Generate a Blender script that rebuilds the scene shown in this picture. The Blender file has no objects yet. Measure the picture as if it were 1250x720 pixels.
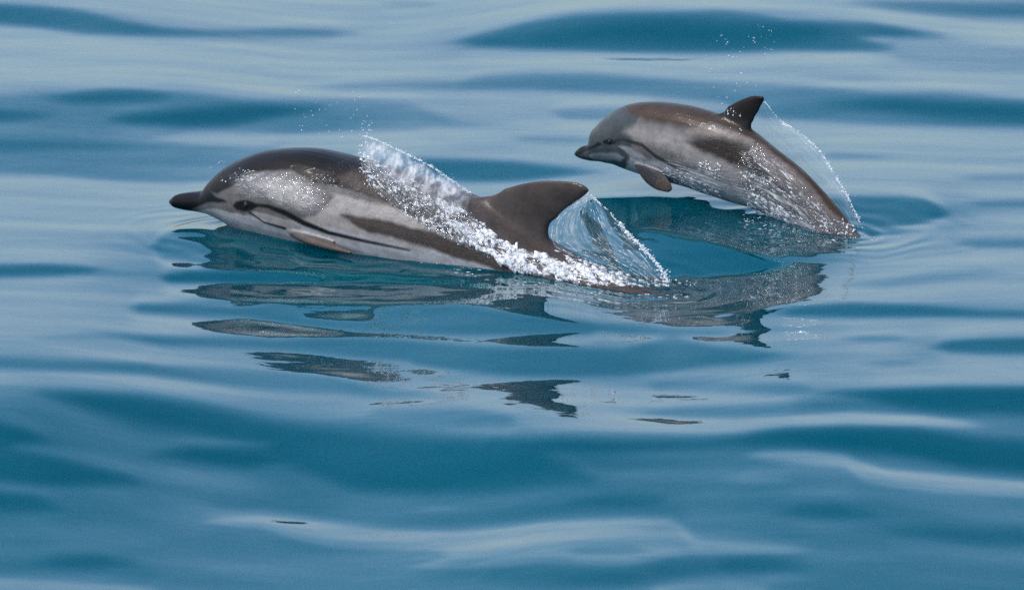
import bpy, bmesh, math, random
import numpy as np
from mathutils import Vector, Matrix
from mathutils.bvhtree import BVHTree

random.seed(7); RNG = np.random.default_rng(7)
SC = bpy.context.scene
COL = SC.collection

# ------------------------------------------------------------------ camera
PITCH = math.radians(11.5); DIST = 34.0; FPX = 12920.0     # FPX: focal length in pixels of the 1250 px wide photo
CAM = np.array([0.0, -DIST*math.cos(PITCH), DIST*math.sin(PITCH)])
FWD = np.array([0.0, math.cos(PITCH), -math.sin(PITCH)])
RGT = np.array([1.0, 0.0, 0.0]); UPV = np.cross(RGT, FWD)
cd = bpy.data.cameras.new('camera'); cam = bpy.data.objects.new('camera', cd); COL.objects.link(cam)
cam.location = CAM; cam.rotation_euler = (math.pi/2-PITCH, 0, 0)
cd.sensor_width = 36.0; cd.lens = 36.0*FPX/1250.0; cd.clip_start = 0.5; cd.clip_end = 20000
cd.dof.use_dof = True; cd.dof.focus_distance = DIST+.2; cd.dof.aperture_fstop = 12.0
SC.camera = cam

# ------------------------------------------------------------------ sky, sun, exposure
SUN_AZ = math.radians(-98); SUN_EL = math.radians(57)     # azimuth from +Y, clockwise seen from above
w = bpy.data.worlds.new('World'); SC.world = w; w.use_nodes = True
nt = w.node_tree; bg = nt.nodes['Background']
sky = nt.nodes.new('ShaderNodeTexSky'); sky.sky_type = 'NISHITA'; sky.sun_disc = False
sky.sun_elevation = SUN_EL; sky.sun_rotation = SUN_AZ
sky.air_density = 1.0; sky.dust_density = 2.0; sky.ozone_density = 2.5
nt.links.new(sky.outputs[0], bg.inputs[0]); bg.inputs[1].default_value = 0.15
sd = bpy.data.lights.new('sun', 'SUN'); sd.energy = 2.2; sd.angle = math.radians(0.6); sd.color = (1, .95, .88)
sun = bpy.data.objects.new('sun', sd); COL.objects.link(sun)
sdir = Vector((math.sin(SUN_AZ)*math.cos(SUN_EL), math.cos(SUN_AZ)*math.cos(SUN_EL), math.sin(SUN_EL)))
sun.rotation_euler = sdir.to_track_quat('Z', 'Y').to_euler()
vs = SC.view_settings; vs.view_transform = 'Standard'; vs.look = 'None'; vs.exposure = 0.65; vs.gamma = 1.0
vs.use_curve_mapping = False
SC.render.engine = 'CYCLES'; SC.cycles.use_denoising = False
SC.cycles.max_bounces = 12; SC.cycles.transparent_max_bounces = 24
SC.cycles.caustics_reflective = False; SC.cycles.caustics_refractive = False
SC.cycles.sample_clamp_indirect = 6.0

# ------------------------------------------------------------------ pixel <-> place
def ray(px, py):
    d = FWD + RGT*((px-625.0)/FPX) - UPV*((py-360.0)/FPX)
    return d
def on_water(px, py, z=0.0):
    d = ray(px, py); return CAM + d*((z-CAM[2])/d[2])
def project(P):
    q = P - CAM; f = q@FWD
    return 625.0 + FPX*(q@RGT)/f, 360.0 - FPX*(q@UPV)/f
class Plane:
    """upright plane along a swimming animal: u runs from head to tail, l is the offset towards the camera side"""
    def __init__(s, a, b):
        A, B = on_water(*a), on_water(*b)
        s.o = A; s.u = (B-A)/np.linalg.norm(B-A); s.n = np.array([s.u[1], -s.u[0], 0.0])
        if s.n[1] > 0: s.n = -s.n
    def at(s, px, py, l=0.0):
        d = ray(px, py); o = s.o + s.n*l
        return CAM + d*(((o-CAM)@s.n)/(d@s.n))

def pchip(x, y, xs):
    x = np.asarray(x, float); y = np.asarray(y, float); h = np.diff(x); dl = np.diff(y)/h
    m = np.zeros_like(y)
    for i in range(1, len(x)-1):
        if dl[i-1]*dl[i] > 0:
            w1 = 2*h[i]+h[i-1]; w2 = h[i]+2*h[i-1]
            m[i] = (w1+w2)/(w1/dl[i-1]+w2/dl[i])
    m[0] = dl[0]; m[-1] = dl[-1]
    i = np.clip(np.searchsorted(x, xs)-1, 0, len(x)-2); t = (xs-x[i])/h[i]
    return ((2*t**3-3*t**2+1)*y[i] + (t**3-2*t**2+t)*h[i]*m[i] + (-2*t**3+3*t**2)*y[i+1] + (t**3-t**2)*h[i]*m[i+1])
def crom(P, n):
    """smooth curve through the points P (k,d) -> n points"""
    P = np.asarray(P, float)
    s = np.concatenate([[0], np.cumsum(np.linalg.norm(np.diff(P[:, :2], axis=0), axis=1)+1e-6)])
    xs = np.linspace(0, s[-1], n)
    return np.stack([pchip(s, P[:, k], xs) for k in range(P.shape[1])], 1)
def sstep(t):
    t = np.clip(t, 0, 1); return t*t*(3-2*t)
def band(px, py, pts, soft):
    """weight of a soft band given as (x, top, bottom) stations"""
    p = np.asarray(pts, float)
    x = p[:, 0]; c = (p[:, 1]+p[:, 2])/2; h = (p[:, 2]-p[:, 1])/2
    e = 2.5*soft
    x = np.concatenate([[x[0]-e], x, [x[-1]+e]]); c = np.concatenate([[c[0]], c, [c[-1]]])
    h = np.concatenate([[-soft*1.2], h, [-soft*1.2]])
    d = np.interp(px, x, h) - np.abs(py-np.interp(px, x, c))
    return sstep((d+0.4*soft)/soft)

# ------------------------------------------------------------------ materials
def mat(name):
    m = bpy.data.materials.new(name); m.use_nodes = True
    return m, m.node_tree, m.node_tree.nodes, m.node_tree.links
def N(nt, typ, **kw):
    n = nt.nodes.new(typ)
    for k, v in kw.items():
        if k.startswith('i_'): n.inputs[k[2:].replace('_', ' ')].default_value = v
        else: setattr(n, k, v)
    return n
def noise(nt, vec, scale, detail=3.0, rough=.55, dist=0.0):
    n = N(nt, 'ShaderNodeTexNoise'); n.inputs['Scale'].default_value = scale; n.inputs['Detail'].default_value = detail
    n.inputs['Roughness'].default_value = rough; n.inputs['Distortion'].default_value = dist
    nt.links.new(vec, n.inputs['Vector']); return n.outputs['Fac']
def scaled(nt, vec, sc, rot=(0, 0, 0)):
    m = N(nt, 'ShaderNodeMapping'); m.inputs['Scale'].default_value = sc; m.inputs['Rotation'].default_value = rot
    nt.links.new(vec, m.inputs['Vector']); return m.outputs['Vector']
def ramp(nt, val, lo, hi, a=0.0, b=1.0):
    m = N(nt, 'ShaderNodeMapRange'); m.interpolation_type = 'SMOOTHSTEP'
    for k, v in zip(('From Min', 'From Max', 'To Min', 'To Max'), (lo, hi, a, b)): m.inputs[k].default_value = v
    nt.links.new(val, m.inputs['Value']); return m.outputs['Result']
def mul(nt, a, b, op='MULTIPLY'):
    m = N(nt, 'ShaderNodeMath'); m.operation = op
    for i, v in enumerate((a, b)):
        if isinstance(v, (int, float)): m.inputs[i].default_value = v
        else: nt.links.new(v, m.inputs[i])
    return m.outputs[0]

def sea_material():
    m, nt, nd, lk = mat('sea_water'); nd.remove(nd['Principled BSDF'])
    g = N(nt, 'ShaderNodeNewGeometry'); pos = g.outputs['Position']
    n2 = noise(nt, scaled(nt, pos, (1.0, 1.6, 1)), 5.0, 2.0, .45, .3)
    b2 = N(nt, 'ShaderNodeBump'); b2.inputs['Strength'].default_value = 1.0; b2.inputs['Distance'].default_value = .0008
    lk.new(mul(nt, n2, mul(nt, noise(nt, scaled(nt, pos, (1.0, 1.5, 1)), 16.0, 2.0, .5, .8), .09), 'ADD'), b2.inputs['Height'])
    df = N(nt, 'ShaderNodeSubsurfaceScattering'); df.falloff = 'BURLEY'; df.inputs['Scale'].default_value = .45; df.inputs['Radius'].default_value = (.6, 1, 1)
    df.inputs['Color'].default_value = (.0, .039, .058, 1)   # light coming back up out of deep clear water
    gl = N(nt, 'ShaderNodeBsdfGlossy'); gl.inputs['Roughness'].default_value = 0.0
    fr = N(nt, 'ShaderNodeFresnel'); fr.inputs['IOR'].default_value = 1.40
    cr = N(nt, 'ShaderNodeValToRGB'); e = cr.color_ramp.elements
    e[0].position = .07; e[0].color = (.0, .88, .95, 1); e[1].position = .36; e[1].color = (1, 1, 1, 1)
    mx = N(nt, 'ShaderNodeMixShader')
    for t in (gl, fr): lk.new(b2.outputs[0], t.inputs['Normal'])
    lk.new(fr.outputs[0], cr.inputs[0]); lk.new(cr.outputs[0], gl.inputs['Color']); lk.new(fr.outputs[0], mx.inputs[0])
    lk.new(df.outputs[0], mx.inputs[1]); lk.new(gl.outputs[0], mx.inputs[2]); lk.new(mx.outputs[0], nd['Material Output'].inputs['Surface'])
    return m
def skin_material(name, scale):
    m, nt, nd, lk = mat(name); p = nd['Principled BSDF']
    a = N(nt, 'ShaderNodeAttribute', attribute_name='skin'); wt = N(nt, 'ShaderNodeAttribute', attribute_name='wet')
    t = N(nt, 'ShaderNodeTexCoord'); oc = t.outputs['Object']
    mott = ramp(nt, noise(nt, scaled(nt, oc, (.7, 1, 1)), 24*scale, 5, .65), .25, .75, .78, 1.2)
    mott2 = ramp(nt, noise(nt, oc, 160*scale, 3, .6), .3, .7, .88, 1.1)
    mm = N(nt, 'ShaderNodeVectorMath', operation='SCALE'); lk.new(a.outputs['Color'], mm.inputs[0]); lk.new(mul(nt, mott, mott2), mm.inputs['Scale'])
    lk.new(mm.outputs[0], p.inputs['Base Color'])
    p.inputs['Roughness'].default_value = .34; p.inputs['IOR'].default_value = 1.33; p.inputs['Specular IOR Level'].default_value = .12
    p.inputs['Coat Weight'].default_value = .20; p.inputs['Coat Roughness'].default_value = .13; p.inputs['Coat IOR'].default_value = 1.33
    h1 = noise(nt, scaled(nt, oc, (.5, 1, 1), (0, .5, 0)), 60*scale, 3, .6, 1.0)
    h2 = noise(nt, scaled(nt, oc, (.35, 1, 1), (0, .6, 0)), 170*scale, 2, .6, 1.5)
    hh = mul(nt, mul(nt, h1, h2, 'ADD'), wt.outputs['Fac'])
    b = N(nt, 'ShaderNodeBump'); b.inputs['Distance'].default_value = .006; b.inputs['Strength'].default_value = 1
    h0 = mul(nt, noise(nt, scaled(nt, oc, (.6, 1, 1)), 22*scale, 3, .55, .8), .9)
    lk.new(mul(nt, hh, h0, 'ADD'), b.inputs['Height']); lk.new(b.outputs[0], p.inputs['Coat Normal'])
    b2 = N(nt, 'ShaderNodeBump'); b2.inputs['Distance'].default_value = .003; b2.inputs['Strength'].default_value = .6
    lk.new(hh, b2.inputs['Height']); lk.new(b2.outputs[0], p.inputs['Normal'])
    return m
def splash_material(name, lo, hi, amin, amax, usc, vsc, white=.8, rot=0.0, fine=3.0, bump=.004, gloss=1.0):
    """thin flying water: clear film with white aerated streaks, streaks follow the UV flow direction"""
    m, nt, nd, lk = mat(name); p = nd['Principled BSDF']; out = nd['Material Output']
    uv = N(nt, 'ShaderNodeTexCoord').outputs['UV']; e = N(nt, 'ShaderNodeAttribute', attribute_name='edge')
    v = scaled(nt, uv, (usc, vsc, 1), (0, 0, rot))
    n1 = noise(nt, v, 1.0, 2, .5, .6); n2 = noise(nt, v, fine, 2, .5, .5)
    k = mul(nt, ramp(nt, mul(nt, mul(nt, n1, .6), mul(nt, n2, .4), 'ADD'), lo, hi, amin, amax), e.outputs['Fac'])
    p.inputs['Base Color'].default_value = (white, white*.99, white*.95, 1); p.inputs['Roughness'].default_value = .12
    p.inputs['IOR'].default_value = 1.33; p.inputs['Subsurface Weight'].default_value = 0
    b = N(nt, 'ShaderNodeBump'); b.inputs['Distance'].default_value = bump; b.inputs['Strength'].default_value = 1
    lk.new(mul(nt, n1, n2, 'ADD'), b.inputs['Height']); lk.new(b.outputs[0], p.inputs['Normal'])
    tr = N(nt, 'ShaderNodeBsdfTransparent'); gl = N(nt, 'ShaderNodeBsdfGlossy'); gl.inputs['Roughness'].default_value = .06
    lk.new(b.outputs[0], gl.inputs['Normal'])
    mx1 = N(nt, 'ShaderNodeMixShader'); lk.new(mul(nt, e.outputs['Fac'], .08*gloss), mx1.inputs[0]); lk.new(tr.outputs[0], mx1.inputs[1]); lk.new(gl.outputs[0], mx1.inputs[2])
    mx = N(nt, 'ShaderNodeMixShader'); lk.new(k, mx.inputs[0]); lk.new(mx1.outputs[0], mx.inputs[1]); lk.new(p.outputs[0], mx.inputs[2])
    lk.new(mx.outputs[0], out.inputs['Surface'])
    return m
def foam_material():
    m, nt, nd, lk = mat('foam_white'); p = nd['Principled BSDF']
    p.inputs['Base Color'].default_value = (.82, .84, .86, 1); p.inputs['Roughness'].default_value = .25; p.inputs['IOR'].default_value = 1.33
    oc = N(nt, 'ShaderNodeTexCoord').outputs['Object']
    b = N(nt, 'ShaderNodeBump'); b.inputs['Distance'].default_value = .004; b.inputs['Strength'].default_value = 1
    lk.new(noise(nt, oc, 220, 3, .6), b.inputs['Height']); lk.new(b.outputs[0], p.inputs['Normal'])
    tr = N(nt, 'ShaderNodeBsdfTransparent'); mx = N(nt, 'ShaderNodeMixShader')
    lk.new(ramp(nt, noise(nt, oc, 70, 4, .7), .36, .60, .22, 1.0), mx.inputs[0]); lk.new(tr.outputs[0], mx.inputs[1]); lk.new(p.outputs[0], mx.inputs[2])
    lk.new(mx.outputs[0], nd['Material Output'].inputs['Surface'])
    return m
def drop_material():
    m, nt, nd, lk = mat('water_drop'); p = nd['Principled BSDF']
    p.inputs['Base Color'].default_value = (.86, .90, .93, 1); p.inputs['Roughness'].default_value = .05; p.inputs['IOR'].default_value = 1.33
    tr = N(nt, 'ShaderNodeBsdfTransparent'); mx = N(nt, 'ShaderNodeMixShader'); mx.inputs[0].default_value = .7
    lk.new(tr.outputs[0], mx.inputs[1]); lk.new(p.outputs[0], mx.inputs[2]); lk.new(mx.outputs[0], nd['Material Output'].inputs['Surface'])
    return m
def eye_material():
    m, nt, nd, lk = mat('eye_dark'); p = nd['Principled BSDF']
    oc = N(nt, 'ShaderNodeTexCoord').outputs['Object']
    r = N(nt, 'ShaderNodeValToRGB'); r.color_ramp.elements[0].color = (.004, .004, .004, 1); r.color_ramp.elements[1].color = (.02, .015, .012, 1)
    lk.new(noise(nt, oc, 90), r.inputs[0]); lk.new(r.outputs[0], p.inputs['Base Color']); p.inputs['Roughness'].default_value = .08
    return m

def tag(o, label, cat, group=None, kind=None):
    o['label'] = label; o['category'] = cat
    if group: o['group'] = group
    if kind: o['kind'] = kind
    return o
def mesh_obj(name, V, F, material, parent=None, smooth=True):
    me = bpy.data.meshes.new(name); me.from_pydata([tuple(map(float, v)) for v in V], [], [tuple(map(int, f)) for f in F]); me.update()
    if smooth: me.polygons.foreach_set('use_smooth', [True]*len(me.polygons))
    o = bpy.data.objects.new(name, me); COL.objects.link(o)
    if material: me.materials.append(material)
    if parent: o.parent = parent
    return o

# ------------------------------------------------------------------ sea
# light and dark sides of the swell seen in the photo: value 0 = face leaning to the viewer, 1 = leaning away
SWELL = [
 # base of the far half is gentle, the near half leans to the viewer
 (.40, 26, [(-150, 478, 900), (150, 478, 900), (250, 486, 900), (400, 500, 900), (600, 530, 900), (900, 535, 900), (980, 485, 900), (1400, 476, 900)]),
 (.15, 9, [(-150, -2, 27), (0, 0, 27), (50, 2, 32), (100, 8, 40), (150, 20, 42), (200, 30, 42), (250, 33, 42), (300, 32, 42), (350, 30, 43), (400, 31, 44), (436, 37, 40)]),
 (.6, 5, [(288, 79, 79), (310, 78, 83), (335, 80, 80)]),
 (.42, 10, [(-150, 113, 212), (0, 113, 212), (80, 110, 214), (150, 106, 222), (220, 108, 226), (260, 112, 222), (300, 115, 210), (360, 116, 165), (420, 117, 158), (500, 122, 157), (560, 143, 152), (622, 147, 147)]),
 (.80, 9, [(185, 168, 168), (230, 161, 175), (300, 162, 176), (400, 158, 178), (440, 160, 180)]),
 (.06, 14, [(60, 118, 118), (90, 112, 126), (130, 108, 126), (170, 108, 124), (200, 112, 120)]),
 (.03, 14, [(130, 145, 145), (160, 136, 152), (220, 130, 155), (280, 124, 152), (330, 122, 142), (390, 125, 132)]),
 (.08, 14, [(-150, 132, 150), (0, 133, 148), (40, 136, 144), (60, 140, 140)]),
 (.2, 14, [(-150, 165, 188), (20, 168, 184), (80, 170, 182), (150, 174, 182), (200, 178, 180)]),
 (.36, 7, [(375, 104, 104), (420, 99, 108), (480, 97, 106), (560, 97, 107), (590, 88, 108), (650, 84, 107), (720, 85, 112), (820, 93, 118), (880, 97, 122), (930, 98, 143), (980, 100, 145), (1080, 110, 150), (1150, 108, 152), (1200, 112, 152), (1400, 128, 153)]),
 (.08, 16, [(1000, 122, 122), (1080, 114, 132), (1150, 116, 140), (1400, 130, 150)]),
 (.14, 9, [(548, 50, 50), (580, 38, 54), (640, 24, 57), (700, 14, 59), (760, 11, 62), (830, 10, 62), (880, 8, 62), (930, 14, 60), (960, 20, 58), (1010, 22, 60), (1060, 22, 60), (1100, 28, 58), (1150, 38, 60)]),
 (.0, 16, [(660, 38, 46), (740, 24, 46), (830, 20, 50), (910, 26, 50), (1000, 30, 40)]),
 (.6, 8, [(1100, 40, 75), (1150, 40, 80), (1210, 52, 84), (1400, 54, 90)]),
 (.66, 6, [(1045, 43, 43), (1080, 39, 52), (1110, 41, 55), (1200, 50, 60)]),
 (.25, 9, [(1040, -2, 2), (1080, -5, 8), (1150, -5, 14), (1200, -5, 17), (1400, -5, 18)]),
 (1.0, 8, [(1130, 28, 28), (1180, 24, 45), (1400, 20, 50)]),
 (.62, 7, [(965, 88, 88), (1000, 83, 94), (1060, 83, 98), (1085, 92, 92)]),
 (.55, 6, [(495, 164, 164), (530, 161, 168), (560, 165, 165)]),
 (.4, 7, [(670, 135, 135), (690, 130, 145), (730, 128, 147), (790, 126, 146)]),
 (.45, 6, [(622, 167, 167), (640, 163, 172), (700, 163, 175), (725, 165, 173)]),
 (.2, 10, [(440, 190, 222), (500, 188, 222), (530, 189, 216), (570, 190, 222), (630, 193, 221), (700, 202, 214), (740, 209, 209)]),
 (.5, 5, [(455, 1, 1), (480, -1, 7), (520, -1, 7), (535, 3, 3)]),
 (.55, 5, [(695, 76, 76), (760, 74, 80), (850, 80, 84), (860, 83, 83)]),
 (.55, 6, [(1000, 188, 188), (1020, 182, 194), (1070, 186, 194), (1105, 191, 191)]),
 (.5, 6, [(1165, 216, 216), (1190, 211, 221), (1400, 211, 220)]),
 (.18, 8, [(1000, 238, 288), (1050, 236, 282), (1100, 236, 277), (1130, 240, 272), (1155, 255, 263)]),
 (.02, 3, [(1046, 284.5, 284.5), (1060, 281, 287.5), (1085, 282, 287), (1110, 284.5, 284.5)]),
 (.4, 7, [(1175, 247, 247), (1200, 242, 253), (1400, 240, 254)]),
 (.4, 7, [(1165, 296, 296), (1190, 290, 303), (1400, 290, 304)]),
 (.5, 9, [(930, 312, 318), (960, 306, 325), (1010, 309, 323), (1055, 317, 317)]),
 (.58, 8, [(1030, 348, 348), (1080, 341, 353), (1140, 330, 346), (1200, 325, 340), (1240, 334, 334)]),
 (.2, 8, [(935, 382, 382), (970, 374, 388), (1040, 369, 390), (1120, 372, 389), (1200, 377, 389), (1400, 380, 390)]),
 (.4, 6, [(1020, 415, 415), (1050, 410, 419), (1090, 410, 418), (1110, 414, 414)]),
 (.16, 8, [(1132, 425, 425), (1160, 416, 433), (1200, 413, 435), (1400, 411, 435)]),
 (.5, 6, [(1048, 445, 445), (1080, 440, 450), (1110, 441, 448), (1125, 444, 444)]),
 # in front of the pair
 (.03, 10, [(740, 272, 290), (760, 272, 336), (800, 277, 339), (850, 287, 340), (900, 302, 338), (935, 311, 333), (960, 318, 325)]),
 (.10, 6, [(722, 240, 268), (745, 239, 280), (790, 239, 272), (830, 241, 262), (860, 246, 256)]),
 (.50, 7, [(790, 262, 276), (850, 258, 288), (900, 264, 300), (950, 270, 302)]),
 (.22, 12, [(170, 370, 386), (300, 364, 392), (420, 367, 412), (560, 370, 412), (720, 392, 412)]),
 (.26, 9, [(200, 284, 318), (240, 279, 326), (400, 284, 328), (520, 310, 330), (640, 338, 342)]),
 (.0, 9, [(205, 330, 346), (290, 327, 348), (400, 328, 349), (500, 331, 349), (595, 344, 352)]),
 (.72, 6, [(230, 354, 358), (300, 352, 361), (450, 353, 362), (560, 354, 364)]),
 (.28, 9, [(412, 386, 386), (440, 376, 394), (500, 374, 401), (560, 376, 403), (620, 384, 405), (660, 394, 404), (700, 393, 403), (760, 397, 409), (820, 400, 415), (885, 406, 411)]),
 (.6, 7, [(240, 374, 374), (290, 371, 378), (330, 374, 374)]),
 (.55, 8, [(370, 386, 390), (420, 384, 394), (450, 382, 396)]),
 (.26, 9, [(50, 412, 412), (130, 409, 414), (165, 410, 419), (200, 411, 426), (260, 412, 429), (340, 417, 433), (420, 412, 441), (480, 414, 445), (560, 421, 456), (620, 423, 461), (700, 423, 463), (760, 427, 463), (820, 410, 458), (870, 424, 450), (920, 428, 446), (972, 436, 436)]),
 (.18, 8, [(-150, 323, 341), (0, 324, 341), (60, 322, 340), (100, 325, 337), (135, 330, 334)]),
 (.62, 5, [(120, 330, 337), (200, 332, 337), (225, 334, 334)]),
 (.33, 9, [(-150, 435, 452), (0, 436, 453), (60, 439, 457), (130, 443, 461), (200, 445, 466), (280, 449, 476), (340, 455, 482), (420, 462, 487), (460, 466, 490), (550, 487, 487)]),
 (.88, 8, [(-150, 453, 471), (0, 453, 471), (100, 456, 471), (180, 460, 474), (275, 475, 479)]),
 (.88, 7, [(360, 438, 452), (400, 444, 461), (460, 447, 478), (520, 457, 482), (560, 460, 488), (620, 465, 518), (660, 466, 527), (700, 466, 530), (800, 470, 533), (860, 500, 534), (900, 516, 531), (960, 510, 523), (1040, 504, 521), (1120, 509, 522), (1180, 515, 525), (1205, 522, 522)]),
 (1.04, 6, [(612, 492, 508), (660, 489, 526), (720, 490, 530), (800, 497, 532), (860, 507, 533), (900, 516, 531), (960, 510, 523), (1040, 504, 521), (1120, 509, 522), (1180, 515, 525)]),
 (.95, 6, [(780, 482, 504), (880, 484, 499), (940, 485, 497), (975, 491, 491)]),
 (.48, 5, [(765, 505, 505), (830, 499, 514), (900, 501, 515), (955, 499, 508)]),
 (.65, 7, [(330, 497, 501), (400, 493, 501), (470, 491, 499), (550, 488, 494)]),
 (.03, 22, [(50, 480, 485), (110, 480, 508), (170, 482, 525), (240, 492, 535), (330, 515, 560), (430, 528, 600), (520, 534, 605), (600, 540, 605), (650, 545, 600), (720, 585, 595)]),
 (.02, 14, [(180, 560, 560), (230, 548, 570), (300, 548, 575), (350, 560, 565)]),
 (.04, 14, [(-150, 515, 590), (0, 516, 592), (40, 530, 598), (100, 562, 598), (160, 585, 598), (178, 596, 596)]),
 (.06, 12, [(-150, 602, 632), (40, 607, 631), (72, 622, 627)]),
 (.42, 16, [(-150, 485, 510), (20, 490, 518), (60, 508, 524), (110, 522, 528)]),
 (.42, 16, [(20, 545, 550), (60, 541, 562), (120, 548, 578), (180, 572, 590), (250, 582, 640), (350, 592, 640), (460, 606, 632), (490, 615, 625)]),
 (.42, 10, [(190, 540, 540), (250, 535, 547), (330, 543, 546)]),
 (.4, 12, [(460, 500, 520), (550, 498, 524), (620, 506, 526)]),
 (.7, 7, [(490, 626, 626), (530, 620, 629), (575, 624, 626)]),
 (1.12, 5, [(245, 641, 641), (270, 635, 646), (320, 633, 649), (350, 635, 662), (400, 642, 674), (470, 650, 677), (540, 652, 678), (560, 652, 697), (625, 646, 699), (660, 640, 695), (700, 638, 696), (760, 637, 696), (800, 637, 691), (818, 637, 686), (834, 645, 683), (848, 662, 682), (900, 665, 681), (960, 668, 679), (998, 674, 674)]),
 (1.12, 5, [(498, 699, 699), (530, 690, 701), (560, 683, 702), (625, 680, 699)]),
 (.38, 6, [(682, 676, 676), (710, 671, 683), (770, 670, 683), (805, 676, 676)]),
 (.04, 12, [(40, 690, 690), (70, 684, 699), (120, 682, 701), (165, 691, 695)]),
 (.66, 7, [(128, 667, 667), (170, 663, 671), (205, 668, 668)]),
 (.9, 7, [(-150, 706, 800), (20, 709, 780), (80, 714, 760), (150, 717, 740), (185, 722, 735)]),
 (.9, 7, [(800, 720, 730), (820, 715, 745), (900, 716, 745), (935, 721, 730)]),
 (.06, 12, [(855, 700, 700), (890, 688, 706), (940, 687, 705), (985, 697, 699)]),
 (.16, 12, [(600, 706, 720), (680, 703, 725), (760, 701, 725), (860, 694, 708)]),
 (.36, 12, [(800, 468, 482), (900, 469, 482), (980, 470, 486)]),
 (.9, 7, [(855, 463, 463), (900, 454, 467), (960, 452, 467), (1030, 460, 469)]),
 (.9, 7, [(1055, 465, 468), (1120, 457, 471), (1200, 457, 472), (1400, 454, 470)]),
 (.04, 14, [(985, 480, 480), (1050, 477, 490), (1100, 475, 500), (1160, 473, 508), (1400, 474, 516)]),
 (.04, 14, [(600, 538, 570), (680, 537, 555), (760, 542, 556), (860, 541, 552), (960, 527, 546), (1040, 524, 552), (1120, 525, 562), (1180, 535, 575), (1400, 550, 588)]),
 (1.12, 5, [(908, 560, 560), (935, 553, 567), (990, 552, 571), (1030, 556, 574), (1050, 564, 592), (1080, 576, 597), (1140, 580, 606), (1200, 587, 610), (1400, 600, 618)]),
 (.8, 6, [(876, 590, 590), (910, 584, 596), (950, 585, 595), (968, 589, 589)]),
 (.03, 14, [(945, 630, 630), (980, 620, 638), (1020, 619, 641), (1065, 631, 635)]),
 (.66, 8, [(190, 430, 446), (300, 432, 452), (500, 442, 462)]),
 (1.4, 3, [(588, 475.5, 475.5), (612, 471.5, 479.5), (650, 471.5, 480), (674, 476, 476)]),
 (.12, 14, [(1090, 652, 656), (1150, 649, 666), (1200, 654, 671), (1400, 655, 668)]),
 (.1, 14, [(700, 614, 618), (760, 609, 623), (805, 612, 620)]),
]
RX0, RY0, RST = -150, -110, 2.0
def tone_raster():
    xs = np.arange(RX0, 1401, RST); ys = np.arange(RY0, 851, RST)
    X, Y = np.meshgrid(xs, ys)
    T = np.full(X.shape, .80)
    for v, soft, pts in SWELL:
        wgt = band(X, Y, pts, soft*1.2 if soft > 5 else soft); T = T*(1-wgt) + v*wgt
    for _ in range(2):
        T = (np.roll(T, 1, 0)+2*T+np.roll(T, -1, 0))/4; T = (np.roll(T, 1, 1)+2*T+np.roll(T, -1, 1))/4
    return T
TONE = tone_raster()
def tone(px, py):
    fx = np.clip((px-RX0)/RST, 0, TONE.shape[1]-1.001); fy = np.clip((py-RY0)/RST, 0, TONE.shape[0]-1.001)
    i, j = fx.astype(int), fy.astype(int); a, b = fx-i, fy-j
    return (TONE[j, i]*(1-a)+TONE[j, i+1]*a)*(1-b) + (TONE[j+1, i]*(1-a)+TONE[j+1, i+1]*a)*b
S_T, S_V = (0, .15, .4, .6, .8, 1.0, 1.4), (.28, .205, .115, .072, .040, .020, -.02)
def axis(lo, hi, step, far, grow):
    a = list(np.arange(lo, hi+step/2, step))
    def run(x, sg):
        out, st = [], step
        while abs(x) < far: st *= grow if abs(x) < 14 else 1.25; x += sg*st; out.append(x)
        return out
    return np.array(run(a[0], -1)[::-1]+a+run(a[-1], 1))
GX = axis(-2.2, 2.2, .012, 6000, 1.03); GY = axis(-5.0, 5.6, .0115, 6000, 1.03)
def free_swell(X, Y):
    """open-sea swell beyond the part the photo shows"""
    r = np.random.default_rng(3); h = np.zeros_like(X)
    for k in range(34):
        lam = .55*(1.09**k); a = r.normal(0, .38); ky = 2*math.pi/lam*math.cos(a); kx = 2*math.pi/lam*math.sin(a)*.6
        h += .0055*lam/2.2*np.sin(kx*X+ky*Y+r.uniform(0, 6.28))*np.exp(-(np.hypot(X, Y)/(lam*60))**2)
    return h
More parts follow.
